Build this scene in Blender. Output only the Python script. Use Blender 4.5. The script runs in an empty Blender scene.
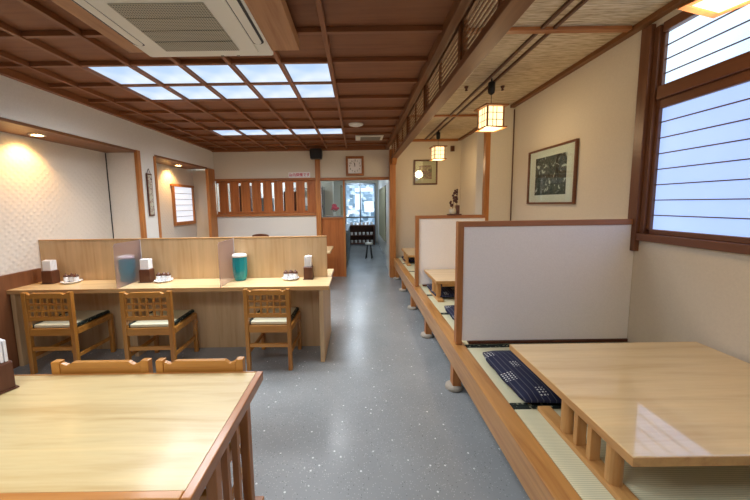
import bpy, bmesh, math, random
from mathutils import Vector, Matrix
random.seed(7)
S = bpy.context.scene
COL = S.collection
PI = math.pi

# ------------------------------------------------------------------ helpers
def lin(c):
    return tuple(((v/255)/12.92 if v/255 <= .04045 else ((v/255+.055)/1.055)**2.4) for v in c) + (1.0,)

class MB:
    """collects primitive shapes into one mesh"""
    def __init__(s): s.bm = bmesh.new()
    def box(s, x0, x1, y0, y1, z0, z1, rot=None, pivot=None):
        vs = [Vector((x, y, z)) for x in (x0, x1) for y in (y0, y1) for z in (z0, z1)]
        if rot is not None:
            p = Vector(pivot) if pivot else Vector(((x0+x1)/2, (y0+y1)/2, (z0+z1)/2))
            vs = [rot @ (v-p) + p for v in vs]
        v = [s.bm.verts.new(q) for q in vs]
        for f in ((0,1,3,2),(4,6,7,5),(0,4,5,1),(2,3,7,6),(0,2,6,4),(1,5,7,3)):
            s.bm.faces.new([v[i] for i in f])
        return s
    def prism(s, pts, a0, a1, axis='Y'):
        """2-D outline extruded along an axis"""
        def mk(p, a):
            return {'Y': (p[0], a, p[1]), 'X': (a, p[0], p[1]), 'Z': (p[0], p[1], a)}[axis]
        A = [s.bm.verts.new(mk(p, a0)) for p in pts]; B = [s.bm.verts.new(mk(p, a1)) for p in pts]
        n = len(pts)
        s.bm.faces.new(A); s.bm.faces.new(B[::-1])
        for i in range(n): s.bm.faces.new([A[i], B[i], B[(i+1) % n], A[(i+1) % n]])
        return s
    def lathe(s, prof, cx=0, cy=0, n=24, cz=0):
        rings = []
        for r, z in prof:
            rings.append([s.bm.verts.new((cx+r*math.cos(2*PI*k/n), cy+r*math.sin(2*PI*k/n), cz+z)) for k in range(n)])
        for a, b in zip(rings, rings[1:]):
            for k in range(n): s.bm.faces.new([a[k], a[(k+1) % n], b[(k+1) % n], b[k]])
        if prof[0][0] > 1e-5: s.bm.faces.new(rings[0][::-1])
        if prof[-1][0] > 1e-5: s.bm.faces.new(rings[-1])
        return s
    def tube(s, p0, p1, r0, r1=None, n=10):
        p0 = Vector(p0); p1 = Vector(p1); r1 = r0 if r1 is None else r1
        d = (p1-p0).normalized()
        a = d.orthogonal().normalized(); b = d.cross(a)
        R = []
        for p, r in ((p0, r0), (p1, r1)):
            R.append([s.bm.verts.new(p + a*r*math.cos(2*PI*k/n) + b*r*math.sin(2*PI*k/n)) for k in range(n)])
        for k in range(n): s.bm.faces.new([R[0][k], R[0][(k+1) % n], R[1][(k+1) % n], R[1][k]])
        s.bm.faces.new(R[0][::-1]); s.bm.faces.new(R[1])
        return s
    def blob(s, c, r, sub=2, sc=(1, 1, 1)):
        bmesh.ops.create_icosphere(s.bm, subdivisions=sub, radius=r, matrix=Matrix.Translation(c) @ Matrix.Diagonal((*sc, 1)))
        return s
    def build(s, name, m, parent=None, bevel=0, smooth=False, seg=2):
        bmesh.ops.remove_doubles(s.bm, verts=s.bm.verts, dist=1e-6)
        bmesh.ops.recalc_face_normals(s.bm, faces=s.bm.faces)
        me = bpy.data.meshes.new(name); s.bm.to_mesh(me); s.bm.free()
        me.materials.append(m)
        o = bpy.data.objects.new(name, me); COL.objects.link(o)
        if parent: o.parent = parent
        if smooth:
            for p in me.polygons: p.use_smooth = True
        if bevel:
            b = o.modifiers.new('bevel', 'BEVEL'); b.width = bevel; b.segments = seg; b.limit_method = 'ANGLE'
            b.angle_limit = math.radians(40)
        return o

def tag(o, label, cat, group=None):
    o['label'] = label; o['category'] = cat
    if group: o['group'] = group
    return o
def thing(name, label, cat, loc=(0, 0, 0), rz=0, group=None):
    o = bpy.data.objects.new(name, None); COL.objects.link(o)
    o.empty_display_size = .05
    o.location = loc; o.rotation_euler = (0, 0, rz)
    return tag(o, label, cat, group)
def struct(o, label=None):
    o['kind'] = 'structure'
    if label: o['label'] = label
    return o
def kids(o): return [c for c in bpy.data.objects if c.parent == o]
def dup(o, loc=None, rz=None, label=None, parent=None):
    c = o.copy(); COL.objects.link(c)
    if parent: c.parent = parent
    for ch in kids(o): dup(ch, parent=c)
    if loc is not None: c.location = loc
    if rz is not None: c.rotation_euler = (0, 0, rz)
    if label: c['label'] = label
    return c
def text(name, body, size, m, parent, loc, offset=0):
    cu = bpy.data.curves.new(name, 'FONT'); cu.body = body; cu.size = size; cu.align_x = 'CENTER'; cu.align_y = 'CENTER'; cu.extrude = .0008; cu.offset = offset
    o = bpy.data.objects.new(name, cu); COL.objects.link(o); bpy.context.view_layer.update()
    me = bpy.data.meshes.new_from_object(o); bpy.data.objects.remove(o); me.materials.clear(); me.materials.append(m)
    o = bpy.data.objects.new(name, me); COL.objects.link(o); o.parent = parent; o.location = loc; o.rotation_euler = (PI/2, 0, 0)
    return o
def slab(name, m, x0, x1, y0, y1, z0, z1, parent=None, bevel=0):
    return MB().box(x0, x1, y0, y1, z0, z1).build(name, m, parent, bevel)

# ------------------------------------------------------------------ materials
def mat(name, rgb, rough=.6, metal=0, **kw):
    m = bpy.data.materials.new(name); m.use_nodes = True
    b = m.node_tree.nodes['Principled BSDF']
    b.inputs['Base Color'].default_value = lin(rgb); b.inputs['Roughness'].default_value = rough
    b.inputs['Metallic'].default_value = metal
    for k, v in kw.items(): b.inputs[k.replace('_', ' ')].default_value = v
    return m
def nd(m, t, **kw):
    n = m.node_tree.nodes.new(t)
    for k, v in kw.items(): setattr(n, k, v)
    return n
def ln(m, a, b): m.node_tree.links.new(a, b)
def bsdf(m): return m.node_tree.nodes['Principled BSDF']
def mapping(m, scale, rot=(0, 0, 0), coord='Object'):
    tc = nd(m, 'ShaderNodeTexCoord'); mp = nd(m, 'ShaderNodeMapping')
    mp.inputs['Scale'].default_value = scale; mp.inputs['Rotation'].default_value = rot
    ln(m, tc.outputs[coord], mp.inputs['Vector']); return mp
def ramp(m, src, stops):
    r = nd(m, 'ShaderNodeValToRGB'); e = r.color_ramp.elements
    e[0].position, e[0].color = stops[0]; e[1].position, e[1].color = stops[-1]
    for p, c in stops[1:-1]:
        x = e.new(p); x.color = c
    ln(m, src, r.inputs['Fac']); return r
def bump(m, src, strength=.2, dist=.002):
    b = nd(m, 'ShaderNodeBump'); b.inputs['Strength'].default_value = strength; b.inputs['Distance'].default_value = dist
    ln(m, src, b.inputs['Height']); ln(m, b.outputs['Normal'], bsdf(m).inputs['Normal'])
def math_(m, op, a, b=None):
    n = nd(m, 'ShaderNodeMath', operation=op)
    for i, v in enumerate((a, b)):
        if v is None: continue
        if isinstance(v, (int, float)): n.inputs[i].default_value = v
        else: ln(m, v, n.inputs[i])
    return n.outputs[0]
def scl(c, k): return tuple(min(255, max(0, v*k)) for v in c)

def wood(name, rgb, axis='X', rough=.4, contrast=.14, grain=1.0, coat=0.0, coatr=.1):
    rgb = (rgb[0]*.985, rgb[1]*1.01, rgb[2]*.98)
    m = mat(name, rgb, rough)
    s = {'X': (1.2, 16, 16), 'Y': (16, 1.2, 16), 'Z': (16, 16, 1.2)}[axis]
    mp = mapping(m, tuple(v*grain for v in s))
    n = nd(m, 'ShaderNodeTexNoise'); n.inputs['Scale'].default_value = 1.6; n.inputs['Detail'].default_value = 7
    n.inputs['Distortion'].default_value = .6
    ln(m, mp.outputs[0], n.inputs['Vector'])
    r = ramp(m, n.outputs['Fac'], [(.28, lin((rgb[0]*(1-contrast*.8), rgb[1]*(1-contrast*1.4), rgb[2]*(1-contrast*2.1)))), (.5, lin(rgb)), (.75, lin(scl(rgb, 1+contrast*.55)))])
    n2 = nd(m, 'ShaderNodeTexNoise'); n2.inputs['Scale'].default_value = 9; n2.inputs['Detail'].default_value = 3
    ln(m, mp.outputs[0], n2.inputs['Vector'])
    mx = nd(m, 'ShaderNodeMixRGB', blend_type='MULTIPLY'); mx.inputs['Fac'].default_value = .25
    g = ramp(m, n2.outputs['Fac'], [(.3, (.86, .74, .62, 1)), (.6, (1, 1, 1, 1))])
    ln(m, r.outputs[0], mx.inputs[1]); ln(m, g.outputs[0], mx.inputs[2])
    ln(m, mx.outputs[0], bsdf(m).inputs['Base Color'])
    bump(m, n2.outputs['Fac'], .08, .001)
    if coat:
        bsdf(m).inputs['Coat Weight'].default_value = coat; bsdf(m).inputs['Coat Roughness'].default_value = coatr
    return m
def plaster(name, rgb, scale=60, strength=.12):
    m = mat(name, rgb, .85)
    mp = mapping(m, (1, 1, 1)); n = nd(m, 'ShaderNodeTexNoise'); n.inputs['Scale'].default_value = scale; n.inputs['Detail'].default_value = 5
    ln(m, mp.outputs[0], n.inputs['Vector'])
    r = ramp(m, n.outputs['Fac'], [(.3, lin(scl(rgb, .985))), (.7, lin(scl(rgb, 1.012)))])
    ln(m, r.outputs[0], bsdf(m).inputs['Base Color']); bump(m, n.outputs['Fac'], strength*.5, .001)
    return m
def emit(name, rgb, strength, mottle=None):
    m = bpy.data.materials.new(name); m.use_nodes = True
    b = bsdf(m); b.inputs['Base Color'].default_value = lin(scl(rgb, .8)); b.inputs['Roughness'].default_value = .5
    b.inputs['Emission Color'].default_value = lin(rgb); b.inputs['Emission Strength'].default_value = strength
    if mottle:
        mp = mapping(m, (1, 1, 1)); n = nd(m, 'ShaderNodeTexNoise'); n.inputs['Scale'].default_value = mottle[0]
        ln(m, mp.outputs[0], n.inputs['Vector'])
        r = ramp(m, n.outputs['Fac'], [(.35, lin(rgb)), (.65, lin(mottle[1]))])
        ln(m, r.outputs[0], b.inputs['Emission Color'])
    return m

M = {}
M['plaster'] = plaster('plaster_beige', (222, 214, 198))
M['plaster_left'] = plaster('plaster_white', (226, 224, 218))
M['plaster_right'] = plaster('plaster_warm', (214, 204, 186), 90, .2)
M['ceil_x'] = wood('ceiling_board', (134, 82, 50), 'X', .55, .10)
M['ceil_b'] = wood('ceiling_batten', (140, 86, 52), 'Y', .45, .10)
M['ceil_bx'] = wood('ceiling_batten_across', (140, 86, 52), 'X', .45, .10)
M['beam'] = wood('beam_wood', (122, 76, 40), 'Y', .45, .15)
M['surround'] = wood('surround_wood', (176, 124, 84), 'Y', .45, .12)
M['pillar'] = wood('pillar_wood', (182, 116, 62), 'Z', .4, .15)
M['rail'] = wood('rail_wood', (170, 106, 60), 'X', .4, .15)
M['rail_y'] = wood('transom_slat_wood', (176, 118, 72), 'Y', .4, .12)
M['board'] = wood('lattice_board', (172, 100, 52), 'Z', .4, .14)
M['winframe'] = wood('window_frame_wood', (112, 68, 46), 'Y', .38, .14)
M['winframe_z'] = wood('window_post_wood', (112, 70, 48), 'Z', .38, .14)
M['nosing'] = wood('nosing_wood', (186, 132, 76), 'Y', .33, .16, 1, .3, .2)
M['pframe'] = wood('partition_frame_wood', (170, 110, 64), 'Z', .4, .14)
M['pframe_x'] = wood('partition_rail_wood', (164, 104, 64), 'X', .4, .14)
M['chair'] = wood('chair_wood', (186, 124, 54), 'Z', .38, .14, 1, .3, .2)
M['chair_x'] = wood('chair_rail_wood', (190, 128, 58), 'X', .38, .14, 1, .3, .2)
M['counter'] = wood('counter_wood', (232, 200, 156), 'X', .35, .08, .8, .4, .12)
M['counter_p'] = wood('counter_panel_wood', (206, 170, 132), 'Z', .45, .09, .6)
M['counter_e'] = wood('counter_edge_wood', (206, 158, 108), 'X', .4, .1)
M['table'] = wood('table_top_wood', (212, 186, 140), 'X', .38, .085, .8, .35, .16)
M['table_b'] = wood('table_border_wood', (168, 104, 52), 'Y', .33, .16, 1, .4, .15)
M['table_bx'] = wood('table_front_border_wood', (186, 124, 66), 'X', .33, .16, 1, .4, .15)
M['low'] = wood('low_table_wood', (242, 208, 160), 'X', .3, .07, .6, 1.0, .05)
bsdf(M['low']).inputs['Coat IOR'].default_value = 2.1
M['low_e'] = wood('low_table_edge_wood', (200, 148, 92), 'Y', .38, .1, 1, .2, .2)
M['low_l'] = wood('low_table_leg_wood', (196, 144, 90), 'Z', .38, .1)
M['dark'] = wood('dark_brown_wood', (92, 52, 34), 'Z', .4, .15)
M['wains'] = wood('wainscot_wood', (122, 76, 50), 'Z', .4, .14)
M['white'] = mat('white_plastic', (232, 230, 222), .35)
M['acw'] = mat('ac_plastic', (234, 230, 216), .4)
M['black'] = mat('black_plastic', (24, 24, 25), .45)
M['grille'] = mat('grille_grey', (128, 122, 108), .5)
M['china'] = mat('white_china', (240, 240, 240), .15)
M['lid'] = mat('brown_lid', (90, 50, 32), .3)
M['teal'] = mat('teal_plastic', (22, 142, 152), .22)
M['paper'] = mat('white_paper', (244, 244, 246), .8)
M['metal'] = mat('steel', (170, 172, 174), .3, 1)
M['stone'] = plaster('foot_stone', (172, 164, 150))
M['void'] = mat('dark_void', (20, 18, 17), .8)
M['red'] = mat('red_ink', (200, 60, 90), .6)
M['ink'] = mat('black_ink', (20, 20, 22), .6)
M['box'] = mat('pale_carton', (214, 216, 218), .7)
M['pink'] = mat('pink_petal', (232, 70, 110), .6)
M['green'] = mat('leaf_green', (60, 84, 44), .6)
M['brownleaf'] = mat('dried_flower', (74, 38, 32), .7)
M['olive'] = mat('olive_cloth', (168, 166, 140), .9)
M['greyblue'] = mat('painted_cabinet', (110, 126, 132), .4)
M['steel_b'] = mat('kitchen_steel', (150, 158, 164), .3, .8)
M['lightpanel'] = emit('lamp_diffuser', (226, 240, 255), .58, (2.6, (172, 206, 246))); bsdf(M['lightpanel']).inputs['Base Color'].default_value = (.2, .22, .25, 1)
M['pane'] = emit('daylit_frosted_pane', (160, 188, 246), .66, (1.5, (172, 200, 255)))
M['pane_up'] = emit('daylit_upper_pane', (180, 216, 255), .9, (1.5, (215, 236, 255)))
M['pane_w'] = emit('daylit_paper_pane', (232, 238, 248), .5)
M['washi'] = emit('lit_washi_paper', (255, 222, 160), 1.25)
M['bulb'] = emit('warm_bulb', (255, 206, 130), 30)
M['kitlight'] = emit('kitchen_lamp', (225, 240, 255), 30)
M['kitpane'] = emit('daylit_entrance_glass', (150, 190, 222), .8, (6, (100, 140, 170)))
M['poster'] = emit('backlit_poster', (226, 240, 255), .8)

# weave patterned wallpaper in the alcoves (embossed)
m = plaster('woven_wallpaper', (216, 210, 200)); M['weave'] = m
mp = mapping(m, (1, 1, 1), (PI/4, 0, 0)); ck = nd(m, 'ShaderNodeTexWave', bands_direction='Y'); ck.inputs['Scale'].default_value = 6
ck2 = nd(m, 'ShaderNodeTexWave', bands_direction='Z'); ck2.inputs['Scale'].default_value = 6
ln(m, mp.outputs[0], ck.inputs['Vector']); ln(m, mp.outputs[0], ck2.inputs['Vector'])
bump(m, math_(m, 'MULTIPLY', ck.outputs['Fac'], ck2.outputs['Fac']), .45, .006)

# vinyl floor with scattered chips
m = mat('vinyl_floor', (120, 128, 134), .28); M['floor'] = m; bsdf(m).inputs['Roughness'].default_value = .23
mp = mapping(m, (1, 1, 1)); n = nd(m, 'ShaderNodeTexNoise'); n.inputs['Scale'].default_value = 1.6; n.inputs['Detail'].default_value = 4
ln(m, mp.outputs[0], n.inputs['Vector'])
base = ramp(m, n.outputs['Fac'], [(.3, lin((136, 141, 143))), (.7, lin((149, 154, 156)))])
def chips(scale, thr, col, prev, pick):
    v = nd(m, 'ShaderNodeTexVoronoi'); v.inputs['Scale'].default_value = scale; ln(m, mp.outputs[0], v.inputs['Vector'])
    a = math_(m, 'LESS_THAN', v.outputs['Distance'], thr)
    sep = nd(m, 'ShaderNodeSeparateColor'); ln(m, v.outputs['Color'], sep.inputs[0])
    b = math_(m, 'GREATER_THAN', sep.outputs[0], pick)
    f = math_(m, 'MULTIPLY', a, b); mx = nd(m, 'ShaderNodeMixRGB'); ln(m, f, mx.inputs['Fac']); ln(m, prev, mx.inputs[1]); mx.inputs[2].default_value = lin(col)
    return mx.outputs[0]
c = chips(24, .15, (215, 220, 222), base.outputs[0], .82)
c = chips(90, .28, (170, 175, 176), c, .6)
c = chips(70, .22, (108, 114, 116), c, .8)
ln(m, c, bsdf(m).inputs['Base Color'])
n3 = nd(m, 'ShaderNodeTexNoise'); n3.inputs['Scale'].default_value = 14; ln(m, mp.outputs[0], n3.inputs['Vector']); bump(m, n3.outputs['Fac'], .06, .004)

# woven reed ceiling over the booths
m = mat('reed_ceiling', (196, 176, 140), .8); M['reed'] = m
mp = mapping(m, (5, 60, 5)); n = nd(m, 'ShaderNodeTexNoise'); n.inputs['Scale'].default_value = 2; n.inputs['Detail'].default_value = 6
ln(m, mp.outputs[0], n.inputs['Vector'])
r = ramp(m, n.outputs['Fac'], [(.3, lin((150, 128, 96))), (.5, lin((198, 178, 144))), (.72, lin((220, 204, 176)))])
ln(m, r.outputs[0], bsdf(m).inputs['Base Color']); bump(m, n.outputs['Fac'], .5, .01)

# tatami
m = mat('tatami_rush', (206, 206, 172), .6); M['tatami'] = m
mp = mapping(m, (1, 1, 1)); w = nd(m, 'ShaderNodeTexWave', bands_direction='Y'); w.inputs['Scale'].default_value = 34; w.inputs['Distortion'].default_value = .3
ln(m, mp.outputs[0], w.inputs['Vector'])
r = ramp(m, w.outputs['Fac'], [(.0, lin((196, 196, 160))), (.5, lin((224, 222, 190)))])
ln(m, r.outputs[0], bsdf(m).inputs['Base Color']); bump(m, w.outputs['Fac'], .3, .001)
# dark green patterned edging cloth
m = mat('edging_cloth', (26, 40, 34), .8); M['edging'] = m
mp = mapping(m, (1, 1, 1)); ck = nd(m, 'ShaderNodeTexVoronoi'); ck.inputs['Scale'].default_value = 38
ln(m, mp.outputs[0], ck.inputs['Vector'])
r = ramp(m, ck.outputs['Distance'], [(.22, lin((150, 156, 130))), (.3, lin((24, 38, 32)))])
ln(m, r.outputs[0], bsdf(m).inputs['Base Color'])
# seat pad rush
m = mat('seat_rush', (216, 214, 186), .7); M['seat'] = m

# navy splashed pattern cushion cloth
m = mat('indigo_cloth', (20, 27, 62), .85); M['indigo'] = m
mp = mapping(m, (1, 1, 1)); sx = nd(m, 'ShaderNodeSeparateXYZ'); ln(m, mp.outputs[0], sx.inputs[0])
X_, Y_ = sx.outputs[0], sx.outputs[1]
def band(v, f, off, lo, hi):
    q = math_(m, 'FRACT', math_(m, 'ADD', math_(m, 'MULTIPLY', v, f), off))
    return math_(m, 'MULTIPLY', math_(m, 'GREATER_THAN', q, lo), math_(m, 'LESS_THAN', q, hi))
dots = math_(m, 'MULTIPLY', band(X_, 52, 0, .28, .74), band(Y_, 52, 0, .28, .74))
cell = math_(m, 'MULTIPLY', band(X_, 4, .38, .3, .62), band(Y_, 3.4, .66, .3, .58))
cell2 = math_(m, 'MULTIPLY', band(X_, 4, .92, .3, .5), band(Y_, 3.4, .2, .3, .52))
f = math_(m, 'MULTIPLY', dots, math_(m, 'MAXIMUM', cell, cell2))
st = math_(m, 'MULTIPLY', band(X_, 30, 0, .4, .55), .12)
f = math_(m, 'MAXIMUM', f, st)
mx = nd(m, 'ShaderNodeMixRGB'); ln(m, f, mx.inputs['Fac']); mx.inputs[1].default_value = lin((20, 26, 58)); mx.inputs[2].default_value = lin((205, 208, 205))
ln(m, mx.outputs[0], bsdf(m).inputs['Base Color'])

# frosted acrylic, clear glass
m = mat('frosted_acrylic', (226, 216, 226), .3); M['frost'] = m
bsdf(m).inputs['Transmission Weight'].default_value = .94; bsdf(m).inputs['IOR'].default_value = 1.06; bsdf(m).inputs['Roughness'].default_value = .34
m = bpy.data.materials.new('clear_glass'); m.use_nodes = True; M['glass'] = m
m.node_tree.nodes.remove(bsdf(m)); out = m.node_tree.nodes['Material Output']
tr = nd(m, 'ShaderNodeBsdfTransparent'); tr.inputs[0].default_value = (.92, .97, .98, 1); gl = nd(m, 'ShaderNodeBsdfGlossy'); gl.inputs['Roughness'].default_value = .03
mx = nd(m, 'ShaderNodeMixShader'); mx.inputs[0].default_value = .07; ln(m, tr.outputs[0], mx.inputs[1]); ln(m, gl.outputs[0], mx.inputs[2]); ln(m, mx.outputs[0], out.inputs['Surface'])
# partition paper
M['ppanel'] = plaster('partition_panel', (244, 240, 238), 120, .1)
# pictures
def art(name, bg, cols, scale):
    m = mat(name, bg, .5); mp = mapping(m, (1, 1, 1)); n = nd(m, 'ShaderNodeTexNoise'); n.inputs['Scale'].default_value = scale
    n.inputs['Detail'].default_value = 8; n.inputs['Distortion'].default_value = 1.5
    ln(m, mp.outputs[0], n.inputs['Vector'])
    r = ramp(m, n.outputs['Fac'], [(.36+.28*i/(len(cols)-1), lin(c)) for i, c in enumerate(cols)])
    r.color_ramp.interpolation = 'LINEAR'; ln(m, r.outputs[0], bsdf(m).inputs['Base Color']); return m
M['art1'] = art('dark_woodland_print', (70, 76, 70), [(30, 34, 34), (66, 74, 68), (98, 92, 78), (48, 58, 54), (210, 212, 202)], 13)
M['art2'] = art('faded_flower_print', (190, 170, 130), [(196, 178, 134), (184, 160, 118), (150, 92, 84), (120, 74, 70), (110, 116, 70)], 14)
M['art3'] = art('plaque_lettering', (200, 196, 176), [(206, 204, 186), (170, 176, 140), (214, 210, 196), (140, 60, 56), (60, 60, 58)], 40)
M['mount'] = mat('picture_mount', (240, 234, 218), .7)

# ------------------------------------------------------------------ setting
ZC = 2.70; ZR = 2.855; XL = -2.97; XA = -3.40; XR = 2.15; YB = 6.65; YN = -2.4
struct(slab('floor', M['floor'], -3.6, 2.4, YN-.1, 12.7, -.08, 0))
# main ceiling: boards plus a grid of battens
GX = [-.207-.408*k for k in range(-1, 7)]; GY = [2.70+.447*k for k in range(-11, 9)]
holes = [(GX[1+i+1], GX[1+i]) for i in range(5)]
b = MB()
rows = [GY[i:i+2] for i in range(len(GY)-1)]
light_rows = {(2.70, 0): 0}
def near(a, v): return abs(a-v) < .01
LROW = [GY[11], GY[12], GY[16], GY[3], GY[4]]
b.box(-3.0, .62, YN, YB+.1, ZC+.03, ZC+.06)
struct(b.build('ceiling', M['ceil_x']))
b = MB()
for x in GX[1:]: b.box(x-.016, x+.016, YN, YB, ZC-.012, ZC+.028)
struct(b.build('trim_1', M['ceil_b'], bevel=.002))
b = MB()
for y in GY:
    b.box(XL, .60, y-.016, y+.016, ZC-.004, ZC+.029)
struct(b.build('trim_2', M['ceil_bx'], bevel=.002))
struct(slab('trim_3', M['ceil_bx'], XL, .66, YB-.06, YB-.001, ZC-.05, ZC+.028, bevel=.003))
struct(slab('trim_4', M['ceil_b'], XL, XL+.05, YN, YB-.07, ZC-.035, ZC+.028, bevel=.003))
# booth ceiling
struct(MB().box(.66, XR+.1, YN, YB+.1, ZR, ZR+.04).build('ceiling', M['reed']))
b = MB()
for y in (.20, 2.535, 4.87): b.box(.77, XR-.07, y-.025, y+.025, ZR-.028, ZR-.001)
struct(b.build('trim_5', M['rail'], bevel=.003))
struct(slab('trim_6', M['beam'], XR-.06, XR-.001, YN, YB-.001, ZR-.038, ZR-.001, bevel=.003))
struct(slab('trim_7', M['rail'], .80, XR-.07, YB-.035, YB-.001, ZR-.05, ZR-.001, bevel=.003))
# beam between hall and booths, board over it and moulding
struct(slab('trim_8', M['beam'], .69, .80, YN, 6.48, 2.435, 2.48, bevel=.004))
struct(slab('trim_9', M['beam'], .69, .715, YN, 6.48, 2.722, ZR-.001, bevel=.003))
struct(slab('trim_10', M['beam'], .585, .645, YN, YB-.001, ZC-.045, ZC+.029, bevel=.004))
struct(slab('trim_28', M['beam'], .646, .689, YN, YB-.001, ZC+.02, ZC+.03))
b = MB()
for y in (-2.3, -1.2, -.1, 1.09, 2.2, 3.32, 4.44, 5.56): b.box(.685, .735, y-.025, y+.025, 2.481, 2.721)
struct(b.build('trim_11', M['beam'], bevel=.003))
b = MB(); b.prism([(6.28, 2.434), (6.48, 2.434), (6.48, 2.33), (6.44, 2.33)], .70, .79, 'X')
struct(b.build('trim_12', M['pillar'], bevel=.003))

# transom screens in the bays over the beam
first = None
ys = [(-.1, 1.09), (1.09, 2.2), (2.2, 3.32), (3.32, 4.44), (4.44, 5.56), (5.56, 6.5)]
where = ['right over the nearest low table', 'in the second bay from the camera', 'in the third bay from the camera', 'in the fourth bay from the camera', 'in the fifth bay, before the last', 'in the last bay beside the back pillar']
for i, (y0, y1) in enumerate(ys):
    if i == 0: lab = 'horizontal slat transom screen on the long beam, in the bay nearest the camera'
    else: lab = 'horizontal slat transom screen on the long beam, ' + where[i]
    t = thing('transom_screen', lab, 'screen', (.708, (y0+y1)/2, 2.4805), 0, 'transom screens along the long beam')
    h = (y1-y0)/2-.032
    f = MB(); f.box(-.012, .012, -h, -h+.02, 0, .24); f.box(-.012, .012, h-.02, h, 0, .24)
    f.box(-.012, .012, -h+.02, h-.02, 0, .012); f.box(-.012, .012, -h+.02, h-.02, .228, .24)
    for q in (0,): f.box(-.010, .010, q*h-.009, q*h+.009, .012, .228)
    f.build('frame', M['beam'], t, .002)
    s_ = MB()
    for k in range(5): s_.box(-.005, .005, -h+.021, h-.021, .042+k*.037, .051+k*.037)
    s_.build('slats', M['beam'], t)

# left wall: soffit, alcoves, columns
W = M['plaster_left']
struct(MB().box(XL-.42, XL, YN, 6.65, 2.315, ZC+.03).build('wall_left', W))
struct(MB().box(XA-.1, XA, YN, 6.65, 0, 2.7).build('wall_left', M['weave']))
struct(MB().box(XA+.001, XL, 4.36, 4.72, 0, 2.314).build('wall_left', W))
struct(slab('trim_13', M['beam'], XA+.001, XL-.001, YN, 4.358, 2.285, 2.313, bevel=.002))
struct(slab('trim_14', M['beam'], XA+.001, XL-.001, 4.722, 6.36, 2.285, 2.313, bevel=.002))
struct(slab('trim_15', M['pillar'], XL-.03, XL+.014, 4.335, 4.40, 0, 2.313, bevel=.003))
struct(slab('trim_16', M['pillar'], XL-.03, XL+.014, 4.69, 4.735, 0, 2.284, bevel=.003))
struct(slab('trim_17', M['pillar'], XL-.045, XL+.012, 6.36, YB-.001, 0, 2.30, bevel=.003))
struct(slab('wall_left', M['plaster'], XA+.001, XL-.046, 6.62, 6.70, 0, 2.284))
struct(slab('baseboard_left', M['wains'], XA+.001, XA+.03, YN, 3.30, 0, .92, bevel=.003))
struct(slab('trim_18', M['void'], XA+.001, XA+.010, 4.35, 4.357, .93, 2.28))

# small paper window in the far alcove
w2 = struct(thing('window_2', 'small white paper window with brown bars in the far alcove', 'window', (XA+.02, 6.18, 1.58)))
del w2['category']
f = MB(); f.box(-.018, .03, -.40, .36, .34, .385); f.box(-.018, .025, -.37, .36, -.385, -.32)
f.box(-.018, .022, -.37, -.325, -.32, .34); f.box(-.018, .022, .315, .36, -.32, .34); f.build('window_frame', M['pframe'], w2, .002)
slab('pane', M['pane_w'], -.015, -.005, -.324, .314, -.319, .339, w2)
f = MB()
for k in range(5): f.box(-.004, .006, -.324, .314, -.225+k*.11, -.218+k*.11)
f.build('glazing_bars', M['dark'], w2)

# hanging plaque on the column
t = thing('wall_plaque', 'narrow dark framed hanging plaque on the white column between the alcoves', 'plaque', (XL+.008, 4.54, 1.42))
MB().box(0, .014, -.055, .055, 0, .60).build('frame', M['dark'], t, .002)
MB().box(.0145, .018, -.04, .04, .02, .58).build('scroll', M['art3'], t)
MB().tube((.006, -.04, .60), (.006, 0, .67), .003).tube((.006, .04, .60), (.006, 0, .67), .003).build('hanging_cord', M['dark'], t)

# back wall
struct(MB().box(-3.1, .66, YB, YB+.12, 2.10, ZC+.05).build('wall_back', M['plaster']))
struct(MB().box(.66, XR+.1, YB, YB+.12, 0, ZR+.02).build('wall_back', M['plaster_right']))
struct(MB().box(-3.1, -.87, YB, YB+.12, 0, 1.315).build('wall_back', M['plaster_left']))
struct(slab('wall_back', M['board'], -.76, -.30, YB+.01, YB+.08, 0, 1.245))
struct(slab('trim_19', M['rail'], -2.955, -.875, YB-.03, YB+.10, 2.065, 2.105, bevel=.003))
struct(slab('trim_20', M['rail'], -2.955, -.875, YB-.035, YB+.10, 1.32, 1.375, bevel=.003))
struct(slab('trim_21', M['pillar'], -.868, -.765, YB-.05, YB+.12, 0, 2.66, bevel=.004))
struct(slab('trim_22', M['rail'], -.763, .655, YB-.03, YB+.10, 2.045, 2.10, bevel=.003))
struct(slab('trim_23', M['pillar'], .662, .785, YB-.15, YB-.001, 0, ZC-.06, bevel=.004))
struct(slab('trim_24', M['pillar'], -.30, -.262, YB-.01, YB+.10, 0, 2.044, bevel=.003))
struct(slab('trim_25', M['rail'], -.763, -.303, YB-.01, YB+.10, 1.247, 1.275, bevel=.003))
w3 = struct(thing('window_3', 'clear fixed pane left of the doorway', 'window', (-.53, YB+.04, 1.66))); del w3['category']
slab('pane', M['glass'], -.225, .225, -.003, .003, -.38, .38, w3)

# slitted board screen across the back wall
t = thing('board_screen', 'reddish brown slitted board screen across the back wall', 'screen', (-1.915, YB+.03, 1.376))
sl = [-2.922+.2305*k for k in range(9)]
edges = [-2.955]
b = MB(); x0 = -2.953+1.915
for x in sl:
    xa = x-.026+1.915; b.box(x0, xa, -.012, .012, 0, .687); x0 = xa+.052
b.box(x0, -.877+1.915, -.012, .012, 0, .687)
for x in sl:
    xx = x+1.915
    b.box(xx-.027, xx+.027, -.01, .01, 0, .05); b.box(xx-.027, xx+.027, -.01, .01, .64, .687)
b.build('boards', M['board'], t, .001)
b = MB()
for x in sl:
    xx = x+1.915
    b.box(xx+.027, xx+.048, -.026, -.013, .03, .66)
b.build('battens', M['pillar'], t, .002)

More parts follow.
